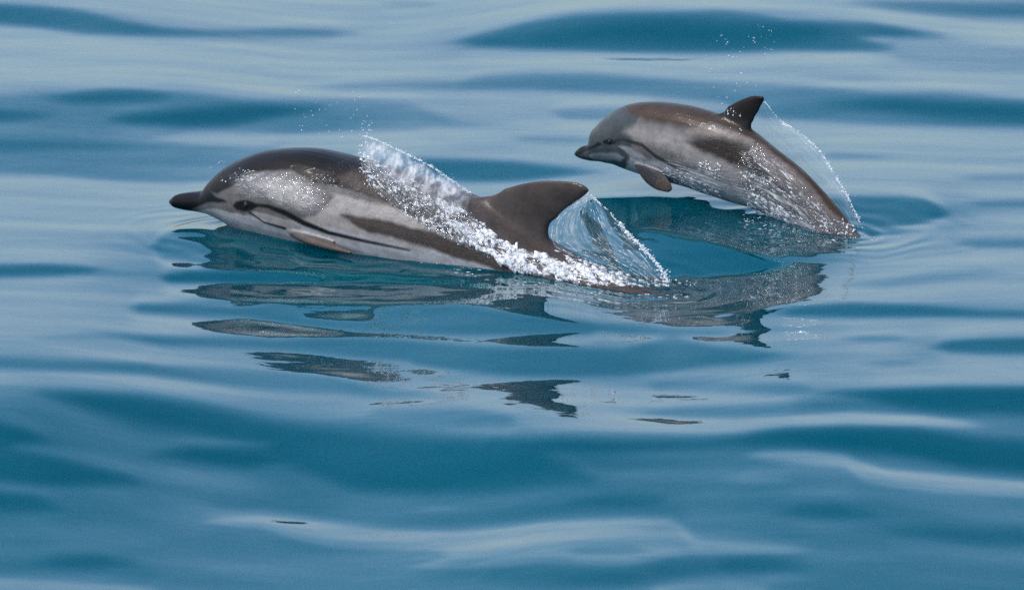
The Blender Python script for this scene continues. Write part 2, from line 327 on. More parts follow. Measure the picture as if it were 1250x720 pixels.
def build_sea():
    X, Y = np.meshgrid(GX, GY)                     # rows follow y (away from the camera)
    H = np.zeros_like(X)
    ci = np.where((GY > -9) & (GY < 10))[0]; cj = np.where(np.abs(GX) < 6)[0]
    Xc, Yc = X[np.ix_(ci, cj)], Y[np.ix_(ci, cj)]; yc = GY[ci]; dy = np.gradient(yc)[:, None]
    yu = np.arange(yc[0], yc[-1], .02); kern = np.exp(-(np.arange(-300, 301)*.02/3.2)**2/2); kern /= kern.sum()
    h = np.zeros_like(Xc)
    for it in range(4):
        P = np.stack([Xc, Yc, h], -1); q = P-CAM; f = q@FWD
        px = 625+FPX*(q@RGT)/f; py = 360-FPX*(q@UPV)/f
        s = np.interp(tone(px, py), S_T, S_V)
        hn = np.cumsum((s-.075)*dy, 0); prof = hn[:, np.abs(Xc[0]) < 1.7].mean(1, keepdims=True); hn = hn-prof      # the mean profile along y stays, column drift goes
        for j in range(hn.shape[1]):
            u = np.interp(yu, yc, hn[:, j]); k = len(kern)//2
            up = np.concatenate([2*u[0]-u[k:0:-1], u, 2*u[-1]-u[-2:-k-2:-1]])
            hn[:, j] -= np.interp(yc, yu, np.convolve(up, kern, 'valid'))
        hn = hn+prof
        # the swell carries the animals at mean sea level along the line they swim on
        anch = np.array([np.interp(on_water(625+FPX*x/DIST, 266+.050*(625+FPX*x/DIST-230))[1]+np.linspace(-.15, .15, 9), yc, hn[:, j]).mean() for j, x in enumerate(Xc[0])])
        kk = np.exp(-(np.arange(-60, 61)*.012/.25)**2/2); kk /= kk.sum(); anch = np.convolve(np.pad(anch, 60, 'edge'), kk, 'valid')
        hn = hn-anch[None, :]
        lpk = np.exp(-(np.arange(-40, 41)*.011/.16)**2/2); lpk /= lpk.sum(); lxk = np.exp(-(np.arange(-50, 51)*.012/.20)**2/2); lxk /= lxk.sum()
        lp = np.apply_along_axis(lambda c: np.convolve(np.pad(c, 40, 'edge'), lpk, 'valid'), 0, hn)
        hn = hn-lp+np.apply_along_axis(lambda c: np.convolve(np.pad(c, 50, 'edge'), lxk, 'valid'), 1, lp)
        h = hn if it == 0 else .5*h+.5*hn
    wgt = (1-sstep((np.abs(Xc)-1.75)/3.6))*(1-sstep((Yc-5.3)/3.6))*(1-sstep((-4.9-Yc)/3.4))
    free = free_swell(X, Y)
    rr = np.random.default_rng(21); small = np.zeros_like(X)
    for lam in (.24, .31, .40, .52, .68, .9):
        for _ in range(2):
            a = rr.normal(0, .5); small += .0026*lam/6.28*np.sin(6.283/lam*(math.sin(a)*.55*X+math.cos(a)*Y)+rr.uniform(0, 6.28)+1.3*np.sin(X*rr.uniform(.8, 2)+Y*rr.uniform(.5, 1.5)))
    H[:] = free; fc = free[np.ix_(ci, cj)]; H[np.ix_(ci, cj)] = h*wgt+fc*(1-wgt)
    H += small*np.exp(-(np.hypot(X, Y)/14)**2)*(1+.4*sstep((-Y-.8)/1.6))
    # rings of small ripples pushed away where the two bodies cut the surface
    for (ax, ay), (bx, by), hw, amp in (((300, 281), (770, 342), .15, .0032), ((935, 266), (1040, 283), .05, .0030)):
        A, B = on_water(ax, ay), on_water(bx, by); d = B-A; t = np.clip(((X-A[0])*d[0]+(Y-A[1])*d[1])/(d[0]**2+d[1]**2), 0, 1)
        dist = np.hypot(X-A[0]-t*d[0], Y-A[1]-t*d[1])-hw*np.sqrt(np.clip(1-(2*t-1)**2*.7, .1, 1)); dist = np.maximum(dist, 0)
        wob = .02*np.sin(X*17+Y*5)+.015*np.sin(X*31-Y*11)
        H += amp*np.exp(-dist/.14)*np.cos(6.283*(dist+wob)/.105)*np.clip(dist/.02, 0, 1)
    ny, nx = X.shape; idx = np.arange(nx*ny).reshape(ny, nx)
    F = np.stack([idx[:-1, :-1], idx[:-1, 1:], idx[1:, 1:], idx[1:, :-1]], -1).reshape(-1, 4)
    V = np.stack([X, Y, H], -1).reshape(-1, 3)
    me = bpy.data.meshes.new('sea')
    me.vertices.add(len(V)); me.vertices.foreach_set('co', V.astype(np.float32).ravel())
    me.loops.add(F.size); me.loops.foreach_set('vertex_index', F.astype(np.int32).ravel())
    me.polygons.add(len(F)); me.polygons.foreach_set('loop_start', np.arange(0, F.size, 4, dtype=np.int32))
    me.polygons.foreach_set('use_smooth', np.ones(len(F), bool))
    me.update(calc_edges=True); me.materials.append(sea_material())
    o = bpy.data.objects.new('sea', me); COL.objects.link(o)
    o['kind'] = 'structure'
    return H
SEA_H = build_sea()
def sea_z(x, y):
    i = int(np.clip(np.searchsorted(GY, y), 1, len(GY)-1)); j = int(np.clip(np.searchsorted(GX, x), 1, len(GX)-1))
    return float(SEA_H[i, j])

# ------------------------------------------------------------------ dolphins
def close_loft(rings, V, F):
    n = len(rings[0]); b = len(V)
    for r in rings: V.extend(r)
    for i in range(len(rings)-1):
        for k in range(n):
            F.append((b+i*n+k, b+i*n+(k+1) % n, b+(i+1)*n+(k+1) % n, b+(i+1)*n+k))
    F.append(tuple(b+k for k in range(n))[::-1]); F.append(tuple(b+(len(rings)-1)*n+k for k in range(n)))
def fin_rings(pairs, get, thick, n=26, chord=14):
    """pairs: leading / trailing edge points in 3D, thick: half thickness -> closed rings"""
    L = np.array([get(p[0], p[2]) for p in pairs]); R = np.array([get(p[1], p[2]) for p in pairs]); th = np.array(thick)
    s = np.arange(len(pairs), dtype=float); xs = np.linspace(0, s[-1], n)
    L = np.stack([pchip(s, L[:, k], xs) for k in range(3)], 1); R = np.stack([pchip(s, R[:, k], xs) for k in range(3)], 1)
    th = pchip(s, th, xs); rings = []
    for i in range(n):
        a = L[min(i+1, n-1)]+R[min(i+1, n-1)]-L[max(i-1, 0)]-R[max(i-1, 0)]
        c = R[i]-L[i]; nn = np.cross(a, c); nn /= np.linalg.norm(nn)+1e-9
        cs = (1-np.cos(np.linspace(0, math.pi, chord)))/2
        prof = th[i]*np.clip(1.9*np.sqrt(cs)*(1-cs)**.8+.16, .0, 1.2)
        up = [L[i]+c*t+nn*p for t, p in zip(cs, prof)]; dn = [L[i]+c*t-nn*p for t, p in zip(cs, prof)]
        rings.append(up+dn[::-1])
    return rings
def orient_fix(V, F):
    me = bpy.data.meshes.new('t'); me.from_pydata([tuple(map(float, v)) for v in V], [], F)
    bm = bmesh.new(); bm.from_mesh(me); bmesh.ops.recalc_face_normals(bm, faces=bm.faces); bm.to_mesh(me); bm.free(); return me
def numpy_mesh(me):
    v = np.empty(len(me.vertices)*3); me.vertices.foreach_get('co', v); return v.reshape(-1, 3)
def smooth_mesh(me, its, lam=.5, mu=-.52):
    v = numpy_mesh(me); e = np.empty(len(me.edges)*2, int); me.edges.foreach_get('vertices', e); e = e.reshape(-1, 2)
    deg = np.bincount(e.ravel(), minlength=len(v))[:, None].astype(float)
    for k in range(its*2):
        s = np.zeros_like(v)
        for a, b in ((0, 1), (1, 0)):
            for d in range(3): s[:, d] += np.bincount(e[:, a], weights=v[e[:, b], d], minlength=len(v))
        v = v+(lam if k % 2 == 0 else mu)*(s/np.maximum(deg, 1)-v)
    me.vertices.foreach_set('co', v.astype(np.float32).ravel()); me.update()
def fillet(me, a, b, rad, its=30):
    """relax the skin along the root of a fin (segment a-b)"""
    v = numpy_mesh(me); e = np.empty(len(me.edges)*2, int); me.edges.foreach_get('vertices', e); e = e.reshape(-1, 2)
    d = b-a; t = np.clip(((v-a)@d)/(d@d), 0, 1); w = 1-sstep((np.linalg.norm(v-a-t[:, None]*d, axis=1)-rad*.5)/(rad*.5)); w = w[:, None]*.6
    deg = np.maximum(np.bincount(e.ravel(), minlength=len(v)), 1)[:, None]
    for _ in range(its):
        s = np.zeros_like(v)
        for p, q in ((0, 1), (1, 0)):
            for k in range(3): s[:, k] += np.bincount(e[:, p], weights=v[e[:, q], k], minlength=len(v))
        v = v+w*(s/deg-v)
    me.vertices.foreach_set('co', v.astype(np.float32).ravel()); me.update()
def union_remesh(me, voxel):
    o = bpy.data.objects.new('t', me); COL.objects.link(o)
    m = o.modifiers.new('r', 'REMESH'); m.mode = 'VOXEL'; m.voxel_size = voxel; m.adaptivity = 0
    dg = bpy.context.evaluated_depsgraph_get(); out = bpy.data.meshes.new_from_object(o.evaluated_get(dg))
    bpy.data.objects.remove(o); return out
def build_dolphin(name, plane, stations, fin, fin_th, flip, flip_th, fluke, voxel, paint, wet, base_col, mat_, smooth_its=9):
    st = np.array([[*a, *b, w] for a, b, w in stations], float)
    top = np.array([plane.at(a[0], a[1]) for a in st]); bot = np.array([plane.at(a[2], a[3]) for a in st])
    s = np.arange(len(st), dtype=float); xs = np.linspace(0, s[-1], 190)
    cen = (top+bot)/2; half = (top-bot)/2
    # interpolate along the real arc length
    arc = np.concatenate([[0], np.cumsum(np.linalg.norm(np.diff(cen, axis=0), axis=1))]); xs = np.concatenate([np.linspace(0, arc[7], 70), np.linspace(arc[7], arc[-1], 130)[1:]])
    C = np.stack([pchip(arc, cen[:, k], xs) for k in range(3)], 1); Hh = np.stack([pchip(arc, half[:, k], xs) for k in range(3)], 1)
    W = pchip(arc, st[:, 4], xs)
    V, F, rings = [], [], []
    th = np.linspace(0, 2*math.pi, 41)[:-1]
    for c, h, wd in zip(C, Hh, W):
        ring = []
        for t in th:
            ct, sn = math.cos(t), math.sin(t)
            e = .92
            ring.append(c + h*(math.copysign(abs(ct)**e, ct)) + plane.n*wd*(math.copysign(abs(sn)**e, sn)))
        rings.append(ring)
    # rounded nose
    tip = []
    c0 = C[0]; ax = C[0]-C[2]; ax = ax/np.linalg.norm(ax); r0 = np.linalg.norm(Hh[0])
    for f, k in ((.35, .98), (.85, .55)):
        tip.append([c0+ax*r0*k+(p-c0)*f for p in rings[0]])
    close_loft(tip[:1]+rings if False else [tip[0]]+rings, V, F)
    close_loft(fin_rings(fin, lambda p, l: plane.at(p[0], p[1], l), fin_th), V, F)
    fl = fin_rings(flip, lambda p, l: plane.at(p[0], p[1], l), flip_th); close_loft(fl, V, F)
    mir = lambda P: P-2*((P-plane.o)@plane.n)*plane.n
    close_loft([[mir(p) for p in r] for r in fl], V, F)
    # tail flukes lie across the body
    tb = C[-14]; td = C[-1]-C[-20]; td /= np.linalg.norm(td)
    for sg in (1, -1):
        prs = [((tb+td*L+plane.n*sg*l), (tb+td*R+plane.n*sg*l)) for l, L, R in fluke]
        close_loft(fin_rings([(a, b, 0) for a, b in prs], lambda p, l: p, [.018, .015, .011, .008, .006][:len(prs)]), V, F)
    me = union_remesh(orient_fix(V, F), voxel); smooth_mesh(me, smooth_its)
    fa, fb = plane.at(*fin[1][0]), plane.at(*fin[1][1]); fillet(me, fa+(fb-fa)*.10, fa+(fb-fa)*.86, np.linalg.norm(fb-fa)*.26, 160)
    v = numpy_mesh(me)
    lat = (v-plane.o)@plane.n; side = np.where(lat[:, None] < 0, v-2*lat[:, None]*plane.n, v)
    q = side-CAM; f = q@FWD; px = 625+FPX*(q@RGT)/f; py = 360-FPX*(q@UPV)/f
    col = np.tile(np.array(base_col, float), (len(v), 1))
    px_n = px + 1.0*np.sin(py*.21)+.5*np.sin(py*.57+px*.2); py_n = py + .9*np.sin(px*.11)+.4*np.sin(px*.37+1)
    def tree(rs):
        V_, F_ = [], []; close_loft(rs, V_, F_); return BVHTree.FromPolygons([Vector(p_) for p_ in V_], F_)
    tf, tb_ = tree(fl), tree(rings); fc_ = np.mean([p_ for r_ in fl for p_ in r_], 0); isf = np.zeros(len(v))
    for i_ in np.where(np.linalg.norm(side-fc_, axis=1) < .2)[0]:
        p_ = Vector(side[i_]); isf[i_] = np.clip((tb_.find_nearest(p_)[3]-tf.find_nearest(p_)[3])/.008+.3, 0, 1)
    for ent in paint:
        c, soft, pts = ent[:3]
        wg = (band(px_n if soft > 3 else px, py_n if soft > 3 else py, pts, soft)*(isf if len(ent) > 3 else 1))[:, None]; col = col*(1-wg)+np.array(c)*wg
    wv = np.full(len(v), .015)
    for a, soft, pts in wet:
        wg = band(px, py, pts, soft); wv = wv*(1-wg)+a*wg
    origin = plane.at(*stations[len(stations)//2][1]); origin = np.array([origin[0], origin[1], 0.0])
    me.vertices.foreach_set('co', (v-origin).astype(np.float32).ravel())
    ca = me.color_attributes.new('skin', 'FLOAT_COLOR', 'POINT'); ca.data.foreach_set('color', np.concatenate([col, np.ones((len(v), 1))], 1).astype(np.float32).ravel())
    wa = me.attributes.new('wet', 'FLOAT', 'POINT'); wa.data.foreach_set('value', wv.astype(np.float32))
    me.polygons.foreach_set('use_smooth', [True]*len(me.polygons)); me.update(); me.materials.clear(); me.materials.append(mat_)
    me.name = name
    o = bpy.data.objects.new(name, me); COL.objects.link(o); o.location = origin
    polys = [tuple(p.vertices) for p in me.polygons]
    return o, BVHTree.FromPolygons([Vector(p) for p in v], polys), origin
def hit(bvh, px, py, plane, off=0.0):
    d = Vector(ray(px, py)).normalized(); loc, nrm, i, dist = bvh.ray_cast(Vector(CAM), d)
    if loc is None or dist > DIST+5: return plane.at(px, py, .02), None
    return np.array(loc+nrm*off), np.array(nrm)
EYE = eye_material()
def add_eye(dol, bvh, plane, origin, px, py, r):
    loc, nrm = hit(bvh, px, py, plane)
    for sg in (0, 1):
        c, n = (loc, nrm) if sg == 0 else (loc-2*((loc-plane.o)@plane.n)*plane.n, nrm-2*(nrm@plane.n)*plane.n)
        bm = bmesh.new(); bmesh.ops.create_uvsphere(bm, u_segments=20, v_segments=12, radius=r)
        M = Matrix.Translation(Vector(c-n*r*.45-origin)) @ Vector(n).to_track_quat('Z', 'X').to_matrix().to_4x4() @ Matrix.Diagonal((1.15, .85, .75, 1))
        bmesh.ops.transform(bm, matrix=M, verts=bm.verts)
        me = bpy.data.meshes.new('eye'); bm.to_mesh(me); bm.free(); me.polygons.foreach_set('use_smooth', [True]*len(me.polygons)); me.materials.append(EYE)
        e = bpy.data.objects.new('eye', me); COL.objects.link(e); e.parent = dol

PA = Plane((230, 271), (700, 333)); PC = Plane((760, 236), (1035, 281))
BLK = (.006, .006, .007); CAPE = (.009, .008, .008); BROWN = (.055, .045, .041); GREY = (.11, .105, .105); PALE = (.29, .27, .255); WHITE = (.36, .36, .37)
A_ST = [((208.5, 243), (208.5, 249), .010), ((216, 237.5), (215, 253.5), .024), ((228, 235), (228, 256.5), .030), ((242, 233.5), (243, 258.5), .036),
 ((251, 231), (255, 261), .044), ((256, 224), (263, 264), .055), ((263, 216.5), (272, 268), .068), ((278, 203.5), (284, 274), .088), ((297, 193), (298, 282), .110),
 ((322, 184.5), (320, 292), .132), ((354, 181), (352, 304), .150), ((390, 183), (390, 315), .165), ((438, 195), (430, 327), .175), ((490, 211), (475, 340), .178),
 ((540, 227), (520, 351), .172), ((590, 248), (565, 360), .160), ((635, 275), (612, 366), .142), ((675, 300), (660, 370), .122), ((710, 319), (702, 375), .10),
 ((767, 345), (757, 388), .075), ((830, 371), (825, 400), .055), ((900, 394), (897, 411), .038), ((960, 410), (958, 420), .028), ((1005, 419), (1005, 424), .02)]
A_FIN = [((555, 268), (680, 325), 0), ((573, 240), (675, 300), 0), ((607, 233), (672, 284), 0), ((642, 223.5), (676, 271), 0), ((670, 220.5), (687, 258), 0), ((698, 222), (703, 246.5), 0), ((712, 226), (715, 237.5), 0), ((718, 231), (719, 234), 0)]
A_FLIP = [((343, 270), (378, 280), .12), ((352, 284), (392, 289), .15), ((372, 296), (408, 297), .18), ((395, 303), (420, 303), .20), ((425, 310), (432, 308), .22)]
A_PAINT = [
 (BROWN, 10, [(520, 120, 420), (560, 120, 420), (1100, 120, 420)]),
 (PALE, 7, [(380, 236, 300), (420, 238, 310), (470, 250, 322), (520, 266, 332), (600, 300, 350), (700, 330, 400)]),
 (BROWN, 6, [(416, 261, 265), (430, 262, 273), (450, 265, 284), (490, 273, 294), (520, 281, 302), (580, 300, 326), (660, 330, 345)]),
 (WHITE, 7, [(300, 262, 300), (370, 272, 320), (420, 280, 335), (480, 296, 345), (540, 309, 360), (640, 340, 390)]),
 (CAPE, 5, [(240, 150, 236), (265, 150, 236), (285, 150, 226), (309, 150, 212), (327, 150, 208), (354, 150, 209), (370, 150, 216), (385, 150, 223), (414, 150, 230), (441, 150, 236), (467, 150, 246), (494, 150, 258), (521, 150, 276), (560, 150, 292), (620, 150, 318)]),
 (BROWN, 16, [(430, 205, 232), (480, 214, 250), (540, 226, 280), (640, 200, 330), (760, 200, 380), (1100, 200, 440)]),
 (GREY, 8, [(262, 237, 262), (285, 228, 262), (309, 214, 262), (354, 211, 262), (370, 219, 268), (385, 228, 262), (400, 232, 250)]),
 (PALE, 18, [(318, 218, 232), (340, 216, 246), (365, 224, 256), (382, 236, 252)]),
 (WHITE, 4, [(243, 257, 266), (264, 254, 276), (285, 260, 290), (300, 264, 296), (330, 276, 310)]),
 (PALE, 3, [(309, 258, 262), (325, 261, 270), (350, 269, 279), (366, 276, 281)]),
 (BLK, 3.5, [(200, 225, 262), (225, 225, 258), (240, 225, 255), (252, 232, 249), (262, 238, 247), (272, 242, 247), (278, 245, 247)]),
 (CAPE, 3, [(288, 246, 256), (297, 244, 259), (305, 245, 258), (313, 249, 254)]),

 (CAPE, 3, [(305, 247, 251), (327, 249, 255), (348, 256, 264), (370, 268, 276), (401, 281, 287), (441, 291, 296), (500, 304, 307)]),
 (CAPE, 2.5, [(305, 258, 261), (322, 270, 273), (348, 277, 281)]),
 (BLK, 2.5, [(292, 247, 255), (300, 244, 258.5), (308, 246, 256)]),
 ((.085, .070, .062), 4, [(330, 260, 340), (450, 260, 340)], 1),
]
A_WET = [(.45, 24, [(250, 205, 232), (270, 200, 240), (300, 208, 245), (350, 212, 262), (390, 225, 258), (420, 232, 240)]), (1.0, 40, [(430, 180, 260), (480, 190, 300), (560, 225, 320), (640, 300, 350), (760, 320, 370)])]
SK_A = skin_material('dolphin_skin', 1.0); SK_C = skin_material('young_dolphin_skin', 1.3)
adult, BVA, OA = build_dolphin('dolphin', PA, A_ST, A_FIN, [.060, .034, .022, .016, .012, .010, .008, .006], A_FLIP, [.018, .016, .013, .010, .007],
    [(-.01, -.06, .07), (.06, -.02, .09), (.14, .05, .12), (.22, .13, .16), (.27, .19, .20)], .0045, A_PAINT, A_WET, GREY, SK_A)
tag(adult, 'larger dolphin with black beak and tall brown dorsal fin surging through water', 'dolphin')
add_eye(adult, BVA, PA, OA, 300, 250.5, .013)

C_ST = [((704.5, 183.5), (705, 191.5), .011), ((709.5, 179.5), (711, 194), .018), ((720, 175.8), (722, 196.5), .024), ((721.5, 171), (731, 197), .030), ((725, 159), (742, 199), .043),
 ((735, 148.5), (753, 201), .058), ((749, 136.5), (766, 206), .072), ((766, 128), (784, 212), .084), ((785, 124.7), (803, 218), .092), ((808, 125), (823, 223), .097),
 ((832, 128), (845, 229), .100), ((855, 133.5), (867, 237), .100), ((880, 141), (888, 244), .096), ((905, 153), (908, 250), .088), ((926, 168), (927, 256), .078),
 ((948, 185), (943, 264), .068), ((973, 204), (960, 274), .058), ((998, 228), (976, 288), .048), ((1021, 253), (996, 304), .038), ((1040, 276), (1014, 320), .030),
 ((1058, 300), (1036, 336), .024), ((1076, 324), (1060, 348), .018), ((1094, 344), (1084, 358), .014)]
C_FIN = [((868, 150), (925, 178), 0), ((875, 138.5), (918.5, 161), 0), ((891, 129), (920, 147), 0), ((907, 121), (926, 135), 0), ((921, 117), (931, 125.5), 0), ((930, 117.8), (933, 121.5), 0)]
C_FLIP = [((770, 192), (806, 203), .05), ((775, 201), (806, 209), .078), ((781, 213), (812, 214), .09), ((791, 225), (816, 219.5), .10), ((804, 232.5), (820, 226), .105), ((815, 235), (821, 231.5), .108)]
FACE = (.046, .055, .061); CBR = (.046, .032, .025); CDK = (.026, .020, .017)
C_PAINT = [
 (GREY, 12, [(790, 100, 300), (830, 100, 300), (1100, 100, 340)]),
 (WHITE, 9, [(770, 190, 260), (800, 196, 260), (850, 208, 300), (920, 236, 320), (1000, 280, 340)]),
 ((.24, .225, .22), 16, [(775, 152, 172), (800, 156, 180), (830, 162, 190), (860, 178, 210), (900, 200, 230)]),
 (CBR, 8, [(712, 100, 106), (728, 100, 122), (745, 100, 132), (765, 100, 139), (775, 100, 142), (789, 100, 147), (808, 100, 152), (832, 100, 156), (855, 100, 155), (874, 100, 153), (900, 100, 160), (940, 100, 190), (1000, 100, 250), (1100, 100, 320)]),
 ((.17, .145, .13), 7, [(840, 157, 164), (865, 156, 166), (895, 160, 170), (915, 168, 178)]),
 (CDK, 11, [(838, 170, 174), (855, 168, 186), (880, 168, 196), (905, 172, 206), (940, 190, 225), (980, 225, 255), (1010, 260, 280)]),
 ((.12, .10, .09), 8, [(925, 172, 200), (950, 190, 225), (980, 215, 255), (1010, 250, 290)]),
 ((.010, .012, .014), 3, [(700, 165, 192), (708, 165, 189), (716, 168, 185), (724, 170, 181.5), (733, 174, 178)]),
 ((.05, .058, .064), 4, [(718, 150, 180), (726, 145, 176), (735, 140, 164), (748, 130, 150), (762, 128, 140)]),
 ((.006, .006, .007), 2, [(737, 171.5, 175.5), (744, 169, 177.5), (751, 171.5, 175.5)]),
 ((.022, .024, .026), 2.5, [(748, 171, 174), (761, 168.5, 173), (784, 174.5, 180), (801, 189, 194), (822, 201, 205), (840, 209, 211)]),
 ((.06, .062, .065), 2, [(748, 177, 179), (758, 185, 187), (768, 193, 196)]),
 ((.20, .215, .225), 4, [(724, 186, 194), (740, 186, 196), (757, 188, 198)]),
 ((.24, .25, .26), 4, [(757, 178, 181), (770, 181, 190), (785, 188, 198)]),
 ((.022, .024, .026), 3, [(765, 180, 260), (830, 180, 260)], 1),
 ((.05, .040, .034), 4, [(803, 219, 240), (812, 218, 240), (824, 220, 240)], 1),
 ((.016, .014, .014), 5, [(872, 100, 141), (890, 100, 150), (905, 100, 158), (920, 100, 160), (936, 100, 150)]),
]
C_WET = [(.5, 14, [(790, 165, 225), (840, 180, 235), (880, 160, 250), (930, 165, 265), (990, 220, 300), (1060, 280, 330)]), (1.0, 14, [(880, 190, 255), (930, 190, 270), (990, 230, 300), (1040, 270, 320)])]
calf, BVC, OC = build_dolphin('dolphin', PC, C_ST, C_FIN, [.028, .015, .010, .008, .0065, .0055], C_FLIP, [.013, .011, .009, .0075, .006, .005],
    [(-.005, -.03, .035), (.03, -.01, .045), (.07, .025, .06), (.11, .065, .08), (.135, .095, .10)], .0032, C_PAINT, C_WET, FACE, SK_C)
tag(calf, 'smaller brown-backed young dolphin leaping from the sea behind the other', 'dolphin')
add_eye(calf, BVC, PC, OC, 744, 173.3, .0095)

# ------------------------------------------------------------------ flying water
_vg = np.random.default_rng(11).random((64, 64))
def clump(x, y, sc):
    x, y = x/sc, y/sc; i, j = int(math.floor(x)), int(math.floor(y)); a, b = x-i, y-j; a, b = a*a*(3-2*a), b*b*(3-2*b)
    g = lambda p, q: _vg[p % 64, q % 64]
    return (g(i, j)*(1-a)+g(i+1, j)*a)*(1-b)+(g(i, j+1)*(1-a)+g(i+1, j+1)*a)*b
def flow_clump(x, y, fd=(.85, .52), l=26.0, s=7.0):
    u, v = x*fd[0]+y*fd[1], -x*fd[1]+y*fd[0]
    return .6*clump(u, v*l/s, l)+.4*clump(u+91, v*2.2+37, l*.4)
def sheet(name, A, B, plane, material, nu, nv, bvh=None, lat=(0, 0), bulge=0.0, off=.004, edge=None, thick=.002, rough=.003):
    """a film of water between pixel curves A and B (same direction); lies on the body where it meets it"""
    a, b = crom(A, nu), crom(B, nu); V, uv, ed = [], [], []
    for i in range(nu):
        for j in range(nv):
            t = j/(nv-1); p = a[i]*(1-t)+b[i]*t
            if bvh is not None: P, nrm = hit(bvh, p[0], p[1], plane, off)
            else: P = plane.at(p[0], p[1], lat[0]*(1-t)+lat[1]*t+bulge*math.sin(math.pi*t))
            P = P + plane.n*(rough*(3.0*(flow_clump(p[0], p[1], l=22, s=11)-.5)+2.2*(clump(p[0]+31, p[1]-17, 5.0)-.5)))
            V.append(P); uv.append((i/(nu-1), t)); ed.append(edge(i/(nu-1), t) if edge else 1.0)
    F = [(i*nv+j, (i+1)*nv+j, (i+1)*nv+j+1, i*nv+j+1) for i in range(nu-1) for j in range(nv-1)]
    o = mesh_obj(name, V, F, material); me = o.data
    ul = me.uv_layers.new(name='flow'); li = np.empty(len(me.loops), int); me.loops.foreach_get('vertex_index', li)
    ul.data.foreach_set('uv', np.array(uv)[li].astype(np.float32).ravel())
    at = me.attributes.new('edge', 'FLOAT', 'POINT'); at.data.foreach_set('value', np.array(ed, np.float32))
    return o
ICO = None
def blobs(name, items, material, voxel=None):
    """items: (centre, radii along (dir, other), dir) -> one mesh of small lumps of water"""
    global ICO
    if ICO is None:
        bm = bmesh.new(); bmesh.ops.create_icosphere(bm, subdivisions=1, radius=1.0)
        ICO = (np.array([v.co[:] for v in bm.verts]), np.array([[v.index for v in f.verts] for f in bm.faces])); bm.free()
    V, F, b = [], [], 0
    for c, rl, rs, d in items:
        d = np.asarray(d, float); d = d/(np.linalg.norm(d)+1e-9); t = np.cross(d, [0.3, .2, .9]); t /= np.linalg.norm(t)+1e-9; k = np.cross(d, t)
        jit = 1+.18*RNG.normal(size=(len(ICO[0]), 1)) if voxel is None else 1
        q = ICO[0]*jit
        V.append(np.asarray(c)+q[:, :1]*rl*d+q[:, 1:2]*rs*t+q[:, 2:]*rs*k); F.append(ICO[1]+b); b += len(q)
    V = np.concatenate(V); F = np.concatenate(F)
    o = mesh_obj(name, V, F, material)
    if voxel:
        me = union_remesh(o.data, voxel); smooth_mesh(me, 2); me.materials.clear(); me.materials.append(material)
        me.polygons.foreach_set('use_smooth', [True]*len(me.polygons)); o.data = me
    return o
def group_under(root_name, parts, label, cat, loc):
    e = bpy.data.objects.new(root_name, None); e.empty_display_size = .1; e.location = loc; COL.objects.link(e); tag(e, label, cat)
    for p in parts: p.parent = e; p.matrix_parent_inverse = Matrix.Translation(-Vector(loc))
    return e
FOAM = foam_material(); DROP = drop_material()
def rope(name, pts, plane, n, r0, r1, material, jitter=1.2):
    c = crom(pts, 400); items = []
    for k in range(n):
        t = RNG.random()
        while clump(t*400+n, n*.7, 9.0) < .42 and RNG.random() < .85: t = RNG.random()
        p = c[int(t*399)]; jj = jitter*(1 if RNG.random() < .85 else 4); q = c[min(int(t*399)+4, 399)]
        P = plane.at(p[0]+RNG.normal(0, jj), p[1]+RNG.normal(0, jj*.6)); Q = plane.at(q[0], q[1]); r = r0+(r1-r0)*RNG.random()**2
        items.append((P, r*RNG.uniform(1.2, 3.2), r, Q-P if np.linalg.norm(Q-P) > 1e-6 else (1, 0, -1)))
    return blobs(name, items, material)
def in_band(pts, n, thr=0.0, **kw):
    """random pixels inside a band of (x, top, bottom) stations"""
    p = np.asarray(pts, float); out = []
    while len(out) < n:
        x = RNG.uniform(p[0, 0], p[-1, 0]); t, b = np.interp(x, p[:, 0], p[:, 1]), np.interp(x, p[:, 0], p[:, 2])
        y = RNG.uniform(t, b)
        if RNG.random() < (b-t)/max(1e-3, (p[:, 2]-p[:, 1]).max()) and (thr <= 0 or flow_clump(x, y, **kw) > thr+.12*RNG.normal()): out.append((x, y))
    return out
def stuck(pts, n, bvh, plane, r0, r1, d, stretch=(1, 3), lift=.5, thr=0.0, p=2.2, **kw):
    """lumps of water sticking to the body over a pixel band"""
    items = []
    for x, y in in_band(pts, n, thr, **kw):
        r = r0+(r1-r0)*RNG.random()**p; P, nrm = hit(bvh, x, y, plane, r*lift)
        dd = plane.u*d[0]+np.array([0, 0, d[1]])+RNG.normal(0, .25, 3)
        if nrm is not None: dd = dd-nrm*(dd@nrm)
        items.append((P, r*RNG.uniform(*stretch), r, dd))
    return items
